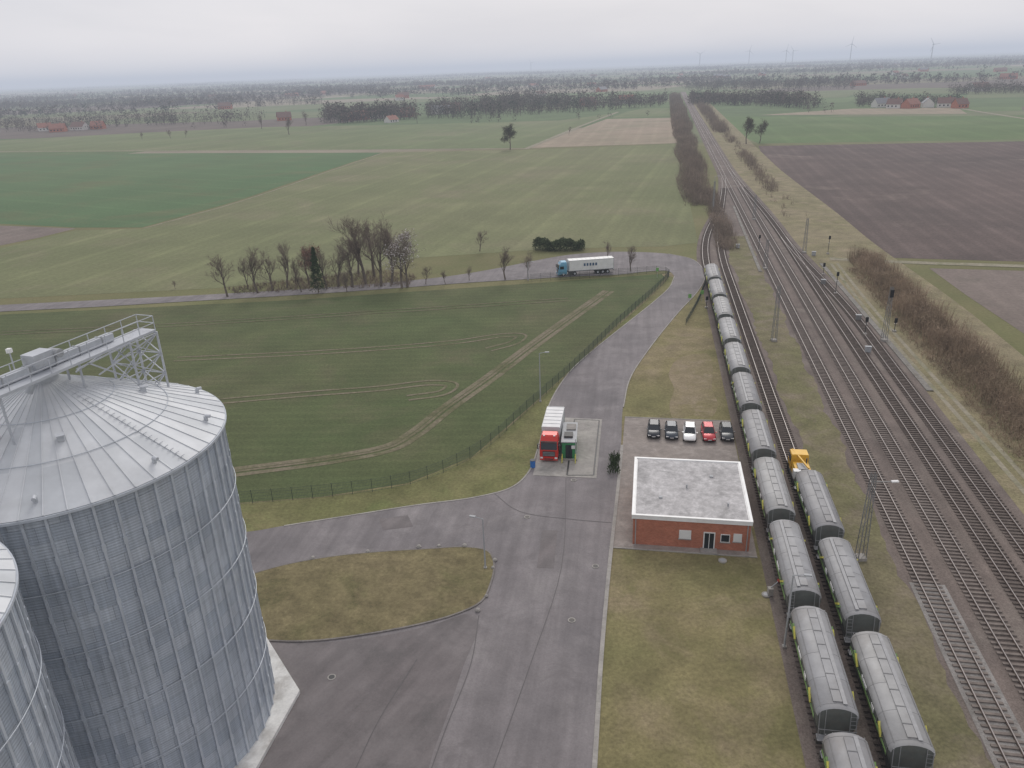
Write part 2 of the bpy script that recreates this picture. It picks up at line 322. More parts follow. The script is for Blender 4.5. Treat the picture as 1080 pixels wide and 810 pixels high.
ribbon(k,[Vector((A(y)-3.4+.01*(y-120),y)) for y in range(190,290,6)],.8,.2,trough,h=.15); k.obj('cable_trough')
railm=pmat('rail_steel',(.15,.11,.09),.5,.3,.15,.5); railtop=pmat('rail_head',(.36,.335,.32),.35,.5,.1,.5)
slm=pmat('sleeper',(.125,.102,.088),.9,0,.3,1.5); slc=pmat('concrete_sleeper',(.180,.152,.134),.9,0,.28,1.5)
tracks=[(T1,285,slm),(T2,378,slm),(A,1400,slc),(Bt,1400,slc),(C,398,slm),(D,234,slm)]
for fn,ye,sl in tracks:
    k=MB(); pts=[Vector((fn(y),y)) for y in ys if y<=ye]
    for o in (-.75,.75):
        ribbon(k,pts,.13,.32,railm,o,.2); ribbon(k,pts,.07,.335,railtop,o)
    y=-15.
    while y<min(ye,330):
        x=fn(y); sl_=(fn(y+.5)-fn(y-.5)); k.box((x,y,.12+random.uniform(-.02,.01)),(2.6,.26,.16),sl,-math.atan(sl_)+random.uniform(-.015,.015)); y+=.66
    k.obj('railway_track')
# ---------------------------------------------------------------- wagons
roofs=[pmat('wagon_roof_'+str(i),c,.55,.05,.16,.5,(.19,.175,.165)) for i,c in enumerate(((.285,.285,.29),(.245,.243,.248),(.31,.308,.305)))]
roof2=pmat('wagon_roof_edge',(.19,.188,.188),.6,.05,.15,1); sidem=pmat('wagon_side',(.12,.13,.12),.55,.05,.2,1,(.13,.11,.09))
greenm=pmat('wagon_green',(.17,.30,.09),.5); yelm=pmat('wagon_yellow',(.60,.56,.10),.5); catm=pmat('wagon_grating',(.30,.30,.305),.6,.2)
def wagon(roofm):
    k=MB(); L=12.9; hx=L/2
    prof=[(-.95,1.15),(-1.40,2.1),(-1.55,2.6),(-1.58,3.30),(-1.50,3.62),(-1.25,3.88),(-.85,4.07),(-.43,4.18),(0,4.21),(.43,4.18),(.85,4.07),(1.25,3.88),(1.50,3.62),(1.58,3.30),(1.55,2.6),(1.40,2.1),(.95,1.15)]
    def sec(x,sc=1.,zs=1.): return [(y*sc,x,1.15+(z-1.15)*zs) for y,z in prof]
    body=[sec(-hx+.35,.93,.97),sec(-hx+.55),sec(hx-.55),sec(hx-.35,.93,.97)]
    up=[s[3:14] for s in body]; lo=[s[:4] for s in body]; lo2=[s[13:] for s in body]
    k.loft(up,roofm,False,True,False); k.loft(lo,sidem,False,False,False); k.loft(lo2,sidem,False,False,False)
    for s in (body[0],body[-1]): k.add(s,[tuple(range(len(s)))],sidem)
    k.box((0,0,4.25),(.66,L-1.9,.10),roofm); k.box((.52,0,4.26),(.30,L-1.5,.04),catm)
    for i in range(6): k.box((0,-hx+2.2+i*(L-4.4)/5,4.315),(.72,.08,.04),roof2)
    for x in (-1.27,1.27): k.box((x,0,3.90),(.04,L-1.3,.04),roof2)
    for i in range(9):
        y=-hx+.8+i*(L-1.6)/8
        for s in (-1,1):
            k.box((s*1.59,y,2.95),(.05,.09,.70),sidem); k.beam((s*1.56,y,2.58),(s*1.02,y,1.2),.05,darksteel)
        if i%2==0:
            for a,b in zip(prof[3:13],prof[4:14]): k.beam((a[0],y,a[1]+.004),(b[0],y,b[1]+.004),.012,roof2,4,caps=False)
    for s in (-1,1):
        k.box((s*1.60,0,2.62),(.04,L-1.6,.22),greenm)
        k.beam((s*1.62,hx-3.4,2.75),(s*1.62,hx-2.5,3.4),.12,yelm); k.beam((s*1.62,hx-3.0,2.75),(s*1.62,hx-2.1,3.4),.12,greenm); k.beam((s*1.62,-hx+2.2,2.75),(s*1.62,-hx+3.1,3.4),.12,yelm)
        k.box((s*1.61,1.0,3.05),(.04,1.5,.28),white); k.box((s*1.61,-1.6,2.98),(.04,.7,.4),white)
    for s in (-1,1): k.box((s*.95,0,1.15),(.18,L+.2,.28),darksteel)
    for y in (-2.4,0,2.4): k.box((0,y,.85),(1.7,1.5,.6),sidem,0,1.)
    for e in (-1,1):
        k.box((0,e*(hx+.05),1.15),(2.9,.3,.4),darksteel); k.box((0,e*(hx-.05),1.38),(2.8,.7,.06),catm)
        for s in (-1,1):
            k.beam((s*.87,e*(hx+.15),1.05),(s*.87,e*(hx+.68),1.05),.09,darksteel,8); k.beam((s*.87,e*(hx+.64),1.05),(s*.87,e*(hx+.7),1.05),.24,darksteel,12)
            k.beam((s*1.35,e*(hx+.1),1.3),(s*1.35,e*(hx-.3),3.7),.04,catm); k.beam((s*.9,e*(hx+.1),1.3),(s*.9,e*(hx-.3),3.9),.03,catm)
        for j in range(7): k.beam((.9,e*(hx+.08-.06*j),1.5+.33*j),(1.35,e*(hx+.08-.06*j),1.5+.33*j),.02,catm)
        k.beam((-1.4,e*(hx+.12),2.4),(1.4,e*(hx+.12),2.4),.03,catm)
        k.beam((0,e*(hx+.2),1.0),(0,e*(hx+.75),1.0),.07,darksteel,6)
        yb=e*(hx-2.2)
        for s in (-1,1): k.box((s*1.0,yb,.75),(.16,2.5,.3),darksteel)
        for w in (-.9,.9):
            k.beam((-.95,yb+w,.79),(.95,yb+w,.79),.08,darksteel,8)
            for s in (-1,1): k.beam((s*.7,yb+w,.79),(s*.84,yb+w,.79),.46,darksteel,20)
    return k.mesh('grain_hopper_wagon')
wms=[wagon(r) for r in roofs]; ang=-math.atan(.1845)
for i in range(-2,10):
    y=43.2+14.2*(i+.5); place(wms[(i*7+3)%5%3],'grain_hopper_wagon',(T1(y),y,0),ang+(math.pi if i%3==1 else 0))
for i in range(-3,1):
    y=68.0+14.2*(i+.5); place(wms[(i+4)%3],'grain_hopper_wagon',(T2(y),y,0),ang+(math.pi if i%2 else 0))
ymat=pmat('machine_yellow',(.72,.42,.04),.45)
k=MB()
k.box((0,0,1.0),(2.3,5.4,.5),darksteel); k.box((0,-1.1,1.85),(2.0,2.7,1.2),ymat,0,.92); k.box((0,1.3,2.2),(2.2,1.7,1.9),ymat,0,.94); k.box((0,1.3,2.55),(2.26,1.35,.75),glass,0,.95); k.box((0,1.3,3.2),(2.0,1.5,.1),ymat)
k.box((0,-1.4,2.55),(1.2,1.6,.25),greypaint); k.box((0,2.5,1.5),(2.0,.7,.6),ymat); k.beam((.6,-.5,2.5),(.6,-.5,3.3),.08,darksteel,8); k.beam((-.7,2.1,3.2),(.5,-2.6,3.0),.13,ymat)
k.box((-.8,-2.4,2.1),(.9,.8,1.0),white)
for w in (-1.7,1.6):
    for s in (-1,1): k.beam((s*.75,w,.85),(s*1.15,w,.85),.55,rubber,20)
y=86; k.obj('rail_shunting_tractor',(T2(y),y,0),ang)
# ---------------------------------------------------------------- silos
def silo_mat():
    m,nt,b,tc=newmat('corrugated_silo_steel',.55,.12)
    uv=tc.outputs['UV']
    br=nt.nodes.new('ShaderNodeTexBrick'); nt.links.new(uv,br.inputs['Vector'])
    br.inputs['Scale'].default_value=1; br.inputs['Brick Width'].default_value=2.8; br.inputs['Row Height'].default_value=1.12; br.inputs['Mortar Size'].default_value=.02
    br.inputs['Color1'].default_value=(.37,.415,.475,1); br.inputs['Color2'].default_value=(.47,.51,.56,1); br.inputs['Mortar'].default_value=(.28,.31,.35,1)
    col=br.outputs['Color']
    col=val(nt,col,mrange(nt,noise(nt,uv,.25,5,.6),.3,.7,.86,1.14))
    mp=nt.nodes.new('ShaderNodeMapping'); mp.inputs['Scale'].default_value=(3,.12,1); nt.links.new(uv,mp.inputs['Vector'])
    col=val(nt,col,mrange(nt,noise(nt,mp.outputs[0],1,5,.6),.3,.7,.80,1.15))
    sp=nt.nodes.new('ShaderNodeSeparateXYZ'); nt.links.new(uv,sp.inputs[0])
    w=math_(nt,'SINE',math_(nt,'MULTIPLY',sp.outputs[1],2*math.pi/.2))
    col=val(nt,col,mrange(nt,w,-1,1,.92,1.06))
    nt.links.new(col,b.inputs['Base Color']); bump(nt,b,w,.5,.015); return m
SM=silo_mat(); RM=pmat('silo_roof_steel',(.56,.575,.59),.6,.1,.14,.35,(.47,.49,.515)); RM2=pmat('silo_roof_steel_b',(.49,.51,.53),.6,.1,.12,.35,(.43,.45,.475)); rib=pmat('silo_stiffener',(.50,.535,.58),.5,.15,.14,.6)
def silo(cx,cy,r,h,ztop,name):
    root=empty(name,(cx,cy,0))
    n=192; me=bpy.data.meshes.new('wall'); vs=[];fs=[]
    for i in range(n):
        t=2*math.pi*i/n; vs+=[(r*math.cos(t),r*math.sin(t),.45),(r*math.cos(t),r*math.sin(t),h)]
    for i in range(n): j=(i+1)%n; fs.append((2*i,2*j,2*j+1,2*i+1))
    me.from_pydata(vs,[],fs); uvl=me.uv_layers.new(name='UVMap'); 
    for i,pl in enumerate(me.polygons):
        a0=i/n*2*math.pi*r; a1=(i+1)/n*2*math.pi*r
        for li,uvv in zip(pl.loop_indices,((a0,.45),(a1,.45),(a1,h),(a0,h))): uvl.data[li].uv=uvv
        pl.use_smooth=True
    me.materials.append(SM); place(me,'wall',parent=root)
    k=MB(); ns=54
    for i in range(ns):
        t=2*math.pi*i/ns; ca,sa=math.cos(t),math.sin(t)
        k.box(((r+.07)*ca,(r+.07)*sa,(h+.45)/2-.05),(.12,.16,h-.55),rib,t)
        for z in range(3,int(h),4): k.box(((r+.14)*ca,(r+.14)*sa,z+.3),(.04,.24,.5),rib,t)
    for z in (6.0,11.2,16.4,21.2):
        q=[((r+.2)*math.cos(2*math.pi*i/96),(r+.2)*math.sin(2*math.pi*i/96),z) for i in range(97)]
        for a,b in zip(q,q[1:]): k.beam(a,b,.028,rib,5,caps=False)
    o=k.obj('stiffeners'); o.parent=root
    k=MB(); n=54; rt=.95; zt=ztop-.15; re=r+.32; ze=h-.1
    RMs=[RM,RM2]
    rr_=random.Random(4)
    for i in range(n):
        t0=2*math.pi*i/n; t1=2*math.pi*(i+1)/n
        vs=[]
        for fr in (0,.33,.66,1.):
            rr=re+(rt-re)*fr; zz=ze+(zt-ze)*fr
            vs+=[(rr*math.cos(t0),rr*math.sin(t0),zz),(rr*math.cos(t1),rr*math.sin(t1),zz)]
        for fc in ((0,1,3,2),(2,3,5,4),(4,5,7,6)): k.add([vs[j] for j in fc],[(0,1,2,3)],RMs[rr_.random()<.35])
        k.beam((re*math.cos(t0),re*math.sin(t0),ze+.02),(rt*math.cos(t0),rt*math.sin(t0),zt+.02),.05,RM,4,.025)
    for fr in (.36,.68):
        rr=re+(rt-re)*fr; zz=ze+(zt-ze)*fr+.05
        q=[(rr*math.cos(2*math.pi*i/54),rr*math.sin(2*math.pi*i/54),zz) for i in range(55)]
        for a,b in zip(q,q[1:]): k.beam(a,b,.025,rib,4,caps=False)
    q=[(re*math.cos(2*math.pi*i/108),re*math.sin(2*math.pi*i/108),ze-.12) for i in range(109)]
    for a,b in zip(q,q[1:]): k.beam(a,b,.12,rib,4,caps=False)
    k.beam((0,0,zt-.1),(0,0,zt+.45),1.05,steel,28); k.beam((0,0,zt+.45),(0,0,zt+.7),.75,steel,20)
    for t in (.5,2.1,3.7,5.3):
        rr=r*.55; zz=ze+(zt-ze)*(re-rr)/(re-rt); ca,sa=math.cos(t),math.sin(t)
        k.box((rr*ca,rr*sa,zz+.15),(.4,.4,.4),steel,t); k.box(((rr+.1)*ca,(rr+.1)*sa,zz+.38),(.55,.5,.08),steel,t)
    for t in (.15,.75,-.5,-1.2):
        rr=r*.93; zz=ze+(zt-ze)*(re-rr)/(re-rt); ca,sa=math.cos(t),math.sin(t)
        k.beam((rr*ca,rr*sa,zz-.05),(rr*ca,rr*sa,zz+.35),.14,steel,10); k.beam((rr*ca,rr*sa,zz+.35),((rr+.35)*ca,(rr+.35)*sa,zz+.3),.13,steel,10)
    t=-.35
    for j in range(22):
        rr=re-.4-j*.4; zz=ze+(zt-ze)*(re-rr)/(re-rt)+.1
        if rr<rt: break
        ca,sa=math.cos(t),math.sin(t); k.beam((rr*ca-.28*-sa,rr*sa-.28*ca,zz),(rr*ca+.28*-sa,rr*sa+.28*ca,zz),.025,steel)
    o=k.obj('roof'); o.parent=root
    return root
s1c=(-32.2,49.4); s2c=(-35.5,27.8)
silo(*s1c,10.8,26.7,31.5,'grain_silo'); silo(*s2c,10.7,26.7,31.5,'grain_silo')
def ngon(cx,cy,r,n,rot): return [Vector((cx+r*math.cos(2*math.pi*i/n+rot),cy+r*math.sin(2*math.pi*i/n+rot),0)) for i in range(n)]
sheet('silo_foundation',ngon(*s1c,13.0,8,math.pi/8-.18),.45,concrete_w,side=.45)
sheet('silo_foundation',ngon(*s2c,12.6,8,math.pi/8-.18),.44,concrete_w,side=.44)
# catwalk
k=MB(); a=Vector((-38.0,27.0,32.45)); b=Vector((-27.7,56.3,32.45)); d=(b-a).normalized(); nrm=Vector((-d.y,d.x,0)); L=(b-a).length
def at(t,o=0,z=0): return a+d*t+nrm*o+Vector((0,0,z))
k.beam(at(0,.65),at(L,.65),.13,steel); k.beam(at(0,-.75),at(L,-.75),.13,steel)
rzz=math.atan2(d.y,d.x)
m_=at(L/2,-.1,.06); k.box(m_,(L,1.3,.05),steel,rzz)
m_=at(L/2-1.5,.45,.42); k.box(m_,(L-3,.55,.55),steel,rzz)
for j in range(14): q=at(1+j*2.,.45,.42); k.box(q,(.08,.66,.64),greypaint,rzz)
t=0
while t<L+.01:
    for o in (-.78,.78): k.beam(at(t,o,0),at(t,o,1.15),.035,steel)
    t+=L/20
for o in (-.78,.78):
    for z in (.6,1.15): k.beam(at(0,o,z),at(L,o,z),.035,steel)
for z in (.6,1.15): k.beam(at(L,-.78,z),at(L,.78,z),.035,steel)
for t_ in (22,3):
    q=at(t_,.45,.9); k.box(q,(1.5,1.1,.9),steel,rzz); k.beam(at(t_+1.0,.45,1.0),at(t_+1.0,-.4,1.0),.3,greypaint,14)
    k.beam(at(t_,.3,.6),at(t_-1,.9,-1.2),.25,steel,12)
zb=27.4; T=L-2.4
legs=[(L-.1,-.95),(L-.1,1.15),(T-.4,1.15),(T-.4,-.95)]
ft=[at(x,o) for x,o in legs]
for q in ft: k.beam((q.x,q.y,zb-.6),(q.x,q.y,32.4),.09,steel)
nz=3; hz=(32.3-zb)/nz
for i in range(4):
    p0,p1=ft[i],ft[(i+1)%4]
    for j in range(nz):
        z0=zb+j*hz;z1=z0+hz
        k.beam((p0.x,p0.y,z0),(p1.x,p1.y,z1),.05,steel); k.beam((p1.x,p1.y,z0),(p0.x,p0.y,z1),.05,steel); k.beam((p0.x,p0.y,z1),(p1.x,p1.y,z1),.05,steel)
k.beam(at(T-.4,-.9,-.1),at(T-5.2,-.9,-.3),.07,steel); k.beam(at(T-.4,-.9,-3),at(T-4.2,-.9,-.2),.07,steel)
for o in (-.95,1.15): k.beam(at(L-.1,o,-.2),at(T-3.6,o,-1.3),.06,steel)
for t_ in (12.5,18,24.0): 
    for o in (-.6,.6): q=at(t_,o,-.1); rr=(Vector((q.x,q.y))-Vector(s1c)).length; zr=31.3-(rr/11.1)*4.7; k.beam(q,(q.x,q.y,min(zr,32)),.08,steel)
k.obj('silo_catwalk')
k=MB(); q=S(18,398,31); k.beam((q.x,q.y,29.5),(q.x,q.y,33),.05,steel,6); k.box((q.x,q.y,33),(.3,.3,.3),white); k.obj('level_sensor_mast')
# ---------------------------------------------------------------- office building
def brick_mat():
    m,nt,b,tc=newmat('red_brick',.9); 
    br=nt.nodes.new('ShaderNodeTexBrick')
    sp=nt.nodes.new('ShaderNodeSeparateXYZ'); nt.links.new(tc.outputs['Object'],sp.inputs[0]); cb=nt.nodes.new('ShaderNodeCombineXYZ')
    nt.links.new(math_(nt,'ADD',sp.outputs[0],sp.outputs[1]),cb.inputs[0]); nt.links.new(sp.outputs[2],cb.inputs[1]); nt.links.new(cb.outputs[0],br.inputs['Vector'])
    br.inputs['Scale'].default_value=1; br.inputs['Brick Width'].default_value=.25; br.inputs['Row Height'].default_value=.083; br.inputs['Mortar Size'].default_value=.008
    br.inputs['Color1'].default_value=(.38,.115,.065,1); br.inputs['Color2'].default_value=(.48,.165,.095,1); br.inputs['Mortar'].default_value=(.34,.24,.19,1)
    col=val(nt,br.outputs['Color'],mrange(nt,noise(nt,tc.outputs['Object'],.8,5),.3,.7,.85,1.15)); nt.links.new(col,b.inputs['Base Color']); return m
brick=brick_mat()
roofg=gmat('gravel_roof',(.43,.415,.41),(.50,.485,.48),(.33,.32,.315),s1=.25,s2=.35,fine=4,fstr=.2,bmp=.3,bd=.02,mid=.18,stain=(.27,.26,.25))
bl=S(667,574); dx=Vector((.983,-.182,0)); dy=Vector((.182,.983,0))
bw=12.6; bd=13.4; rz=math.atan2(dx.y,dx.x)
root=empty('brick_office_building',(bl.x,bl.y,0),rz)
def part(k,name): o=k.obj(name); o.parent=root; return o
k=MB(); t=.3;hb=3.45
k.box((bw/2,t/2,hb/2),(bw,t,hb),brick); k.box((bw/2,bd-t/2,hb/2),(bw,t,hb),brick); k.box((t/2,bd/2,hb/2),(t,bd-2*t,hb),brick); k.box((bw-t/2,bd/2,hb/2),(t,bd-2*t,hb),brick); part(k,'walls')
k=MB(); k.box((bw/2,bd/2,hb+.2),(bw+.3,bd+.3,.4),white,0); part(k,'fascia')
k=MB(); k.box((bw/2,bd/2,hb+.41),(bw-.5,bd-.5,.03),roofg); part(k,'roof')
k=MB()
for c,dm in (((bw/2,-.02,hb+.46),(bw+.34,.3,.12)),((bw/2,bd+.02,hb+.46),(bw+.34,.3,.12)),((-.02,bd/2,hb+.46),(.3,bd-.26,.12)),((bw+.02,bd/2,hb+.46),(.3,bd-.26,.12))): k.box(c,dm,white)
for x,y in ((3,4),(9,9.5)): k.box((x,y,hb+.5),(.4,.4,.16),greypaint); 
k.beam((6,6.5,hb+.4),(6,6.5,hb+.9),.09,greypaint,10); k.beam((10.4,3,hb+.4),(10.4,3,hb+.8),.1,greypaint,10); part(k,'roof_trim')
k=MB()
def win(x,z,w,h,fr=white,gl=glass):
    k.box((x,-.03,z),(w,.07,h),fr); k.box((x,-.055,z),(w-.16,.06,h-.16),gl)
    k.box((x,-.08,z-h/2-.04),(w+.15,.16,.06),concrete)
shut=pmat('roller_shutter',(.7,.7,.69),.5,0,.03)
win(5.7,1.75,1.3,1.1,white,shut); win(10.0,1.6,1.0,1.0,white,glass); win(11.3,1.75,.9,1.0,white,shut)
part(k,'windows')
k=MB(); k.box((8.3,-.03,1.12),(1.25,.08,2.25),white); k.box((8.3,-.06,1.1),(1.0,.07,2.05),glass); k.box((8.3,-.1,1.1),(.06,.06,2.0),white); k.box((8.3,-.5,.1),(1.8,1.0,.2),concrete); part(k,'door')
k=MB(); k.beam((bw-.3,-.08,0),(bw-.3,-.08,hb),.05,greypaint,8); k.beam((.3,-.08,0),(.3,-.08,hb),.05,greypaint,8); part(k,'downpipe')
def bp(x,y): v=bl+dx*x+dy*y; return Vector((v.x,v.y,0))
sheet('paved_terrace',[bp(-2.6,-.9),bp(bw+.8,-.9),bp(bw+.8,bd+.6),bp(-2.6,bd+1)],.07,paver)
sheet('parking_area',[bp(-2.0,bd+.6),bp(bw+1.0,bd+.6),bp(bw+1.0,bd+20.3),bp(-2.0,bd+20.3)],.08,paver)
k=MB()
for x0,y0,x1,y1 in ((-2.6,-1.0,bw+.8,-1.0),(-2.0,bd+20.4,bw+1.0,bd+20.4)): ribbon(k,[bp(x0,y0),bp(x1,y1)],.15,.13,concrete,h=.12)
k.obj('terrace_kerb')
k=MB()
for j in range(260):
    q=bp(random.uniform(-3.6,-2.2),bd+random.uniform(2,7)); a=Vector((random.uniform(-.25,.25),random.uniform(-.25,.25),random.uniform(.1,.9))); b_=Vector((random.uniform(-.25,.25),random.uniform(-.25,.25),random.uniform(-.1,.3)))
    q.z=random.uniform(0,.6); k.add([q,q+a,q+a+b_],[(0,1,2)],wood_grn)
k.obj('low_shrub')
# ---------------------------------------------------------------- cars
tail=pmat('tail_light',(.35,.02,.02),.3)
def car(col,L=4.5,hh=1.5,est=True):
    k=MB(); pm=pmat('car_paint',col,.25,.2,.04)
    st=[(-L/2,.45,.80,.78),(-L/2+.12,.32,.95,.86),(-L/2+.7,.28,1.0,.9),(-.3,.25,.98,.91),(.9,.25,.96,.91),(1.35,.26,.90,.9),(L/2-.45,.28,.80,.86),(L/2-.1,.34,.68,.78),(L/2,.42,.58,.7)]
    secs=[]
    for y,z0,z1,ww in st: secs.append([(-ww,y,z0+.1),(-ww*1.02,y,(z0+z1)/2),(-ww*.96,y,z1-.05),(-ww*.8,y,z1),(ww*.8,y,z1),(ww*.96,y,z1-.05),(ww*1.02,y,(z0+z1)/2),(ww,y,z0+.1),(ww*.85,y,z0),(-ww*.85,y,z0)])
    k.loft(secs,pm,True,True)
    yr0=-L/2+(.25 if est else .6); 
    cab=[[(-.80,yr0,.96),(-.80,.98,.96),(.80,.98,.96),(.80,yr0,.96)],[(-.64,yr0+.35,hh-.05),(-.64,.22,hh-.05),(.64,.22,hh-.05),(.64,yr0+.35,hh-.05)]]
    k.loft(cab,glass,False)
    k.loft([cab[1],[(x*.9,y*(.93),hh) for x,y,z in cab[1]]],pm,True)
    for s in (-1,1):
        k.beam((s*.80,.98,.97),(s*.645,.22,hh-.04),.035,pm); k.beam((s*.80,yr0,.97),(s*.645,yr0+.35,hh-.04),.05,pm); k.beam((s*.81,-.3,.97),(s*.65,-.28,hh-.04),.04,pm)
        k.box((s*1.0,.75,1.02),(.2,.12,.13),pm)
        k.box((s*.6,L/2-.12,.62),(.36,.14,.12),white); k.box((s*.66,-L/2+.04,.80),(.3,.1,.14),tail)
        for y in (-L/2+.85,L/2-.85):
            k.beam((s*.72,y,.32),(s*.93,y,.32),.33,rubber,20); k.beam((s*.93,y,.32),(s*.945,y,.32),.2,steel,12)
    k.box((0,L/2-.02,.5),(.5,.06,.11),white); k.box((0,L/2-.04,.38),(1.1,.08,.12),rubber)
    return k
cars=[((.015,.018,.025),692,465),((.03,.04,.055),711,467),((.75,.75,.74),730,468),((.42,.03,.04),750,468),((.05,.055,.06),770,468)]
for i,(c,u,v) in enumerate(cars):
    q=S(u,v); car(c,4.3+.2*random.random(),1.5+(.15 if i in(2,3) else 0)).obj('parked_car',(q.x+.1,q.y+2.2+random.uniform(-.3,.3),.085),math.pi+rz+random.uniform(-.05,.05))
# ---------------------------------------------------------------- trucks
def truck(cabc,boxc,L,name,accent=None):
    k=MB(); cm=pmat('cab_paint_'+name,cabc,.3,.1,.05); bm_=pmat('trailer_'+name,boxc,.5,0,.07,.8,(boxc[0]*.8,boxc[1]*.79,boxc[2]*.77))
    def sec(y0t,y1,z,ww): return [(-ww,y0t,z),(ww,y0t,z),(ww,y1,z),(-ww,y1,z)]
    k.loft([sec(-.02,-2.2,.45,1.2),sec(0,-2.25,.9,1.25),sec(-.02,-2.25,1.75,1.25),sec(-.28,-2.25,2.85,1.22),sec(-.75,-2.2,3.45,1.12),sec(-1.0,-2.2,3.62,1.0)],cm)
    k.loft([[(-1.1,.015,1.85),(1.1,.015,1.85),(1.1,-.03,1.9),(-1.1,-.03,1.9)],[(-1.08,-.225,2.78),(1.08,-.225,2.78),(1.08,-.3,2.78),(-1.08,-.3,2.78)]],glass)
    k.box((0,.02,1.25),(1.7,.06,.75),darksteel); k.box((0,.05,.55),(2.45,.16,.42),cm); k.box((0,.06,.52),(1.2,.16,.18),darksteel)
    for z in (1.05,1.25,1.45): k.box((0,.06,z),(1.6,.03,.05),greypaint)
    for s in (-1,1):
        k.box((s*.98,.1,.68),(.36,.1,.2),white); k.box((s*1.245,-.95,2.2),(.03,1.0,.75),glass); k.beam((s*1.2,-.1,2.6),(s*1.5,.05,2.6),.03,darksteel); k.box((s*1.5,.02,2.3),(.12,.2,.75),darksteel)
        k.box((s*1.1,-3.3,.75),(.3,1.5,.5),darksteel)
    k.box((0,-.25,2.93),(2.2,.3,.08),darksteel)
    for x in (-.7,.7): k.box((x,-.75,3.62),(.25,.15,.12),white)
    k.box((0,-L/2-.6,1.0),(1.0,L-1.6,.25),darksteel)
    yb0=-2.75; yb1=-L; ym=(yb0+yb1)/2; Lb=yb0-yb1
    k.box((0,ym,2.55),(2.5,Lb,2.75),bm_)
    nr=max(4,int(Lb/1.1))
    for i in range(nr+1):
        y=yb1+.06+i*(Lb-.12)/nr
        for s in (-1,1): k.box((s*1.27,y,2.55),(.05,.09,2.7),greypaint if i in (0,nr) else bm_)
        k.box((0,y,3.955),(2.4,.05,.05),bm_)
    for s in (-1,1):
        k.box((s*1.265,ym,1.25),(.05,Lb,.14),greypaint); k.box((s*1.265,ym,3.88),(.05,Lb,.1),greypaint)
        if accent:
            for j in range(5): k.box((s*1.30,ym-1.2+j*.75,2.7),(.03,.45,.7),accent)
    k.box((0,yb1-.02,2.5),(2.1,.05,2.4),greypaint); k.box((0,yb1-.05,.8),(2.4,.1,.2),darksteel)
    ax=[-1.35,-4.3] + ([yb1+1.6,yb1+2.9,yb1+4.2] if L>12 else [yb1+1.3,yb1+2.6])
    for y in ax:
        for s in (-1,1): k.beam((s*.85,y,.52),(s*1.22,y,.52),.52,rubber,22); k.beam((s*1.22,y,.52),(s*1.235,y,.52),.27,steel,14)
        k.beam((-.9,y,.52),(.9,y,.52),.08,darksteel,8)
    return k
q0=S(579,488); q1=S(586,430,4.0); dv=(q0-q1); dv.z=0
truck((.55,.03,.02),(.62,.62,.62),dv.length+.3,'red').obj('red_truck',(q0.x,q0.y,.11),math.atan2(dv.y,dv.x)-math.pi/2)
blue=pmat('blue_lettering',(.05,.10,.18),.5)
q0=S(588,291); q1=S(646,287); dv=q0-q1
truck((.14,.34,.48),(.72,.72,.70),dv.length,'bulk',blue).obj('semi_trailer_truck',(q0.x,q0.y,.1),math.atan2(dv.y,dv.x)-math.pi/2)
gm=pmat('green_panel',(.04,.24,.09),.5,0,.1,1); 
q=S(600,486); k=MB()
k.box((0,3.2,1.35),(1.9,6.0,2.5),gm); k.box((0,3.2,2.65),(2.1,6.3,.12),greypaint); k.box((-.1,2.0,2.85),(1.2,1.4,.3),darksteel); k.box((.2,4.6,2.8),(1.3,1.8,.2),concrete)
for y in (1.2,3.2,5.2): 
    for s in (-1,1): k.box((s*.96,y,1.6),(.04,1.0,.9),glass)
k.box((0,.16,1.2),(.9,.06,2.0),glass); k.box((.6,.15,1.9),(.5,.05,.5),white); k.box((0,3.2,.09),(2.3,6.6,.14),concrete)
k.beam((.9,.0,.0),(.9,.0,3.2),.05,greypaint,8)
for s in (-1,1):
    for y in (-.2,-.9): k.beam((s*.9,y,0),(s*.9,y,1.0),.07,yelm,8)
k.obj('weighbridge_kiosk',(q.x,q.y,.12),-.12)
k=MB(); k.beam((0,0,0),(0,0,1.0),.35,pmat('blue_plastic',(.03,.15,.45),.4),18); k.beam((0,0,1.0),(0,0,1.05),.37,darksteel,18); q=S(562,493); k.obj('blue_barrel',(q.x,q.y,.1))
# ---------------------------------------------------------------- fence
def fence(pts,name,h=1.9,mat=None):
    pts=smooth(W(pts),False,8); k=MB(); last=pts[0]; P_=[last]
    for p in pts[1:]:
        while (p-last).length>=2.5: last=last+(p-last).normalized()*2.5; P_.append(last)
    for i,p in enumerate(P_):
        k.beam((p.x,p.y,0),(p.x,p.y,h+.1),.045,mat)
        if i<len(P_)-1:
            q=P_[i+1]
            for z in (.15,.6,1.05,1.5,h-.05): k.beam((p.x,p.y,z),(q.x,q.y,z),.018,mat,3,caps=False)
            for j in range(1,13):
                r_=p+(q-p)*(j/13); k.beam((r_.x,r_.y,.1),(r_.x,r_.y,h),.012,mat,3,caps=False)
    k.obj(name)
fm=pmat('fence_green',(.035,.05,.04),.6)
fence([(560,297),(640,292),(697,288.5),(705,291),(703,296),(689,310),(649,346),(609,386),(559,431),(499,483),(430,512),(340,525),(248,533),(180,542)],'mesh_fence',1.9,fm)
fence([(744,300),(735,322),(722,345)],'mesh_fence',1.3,fm)
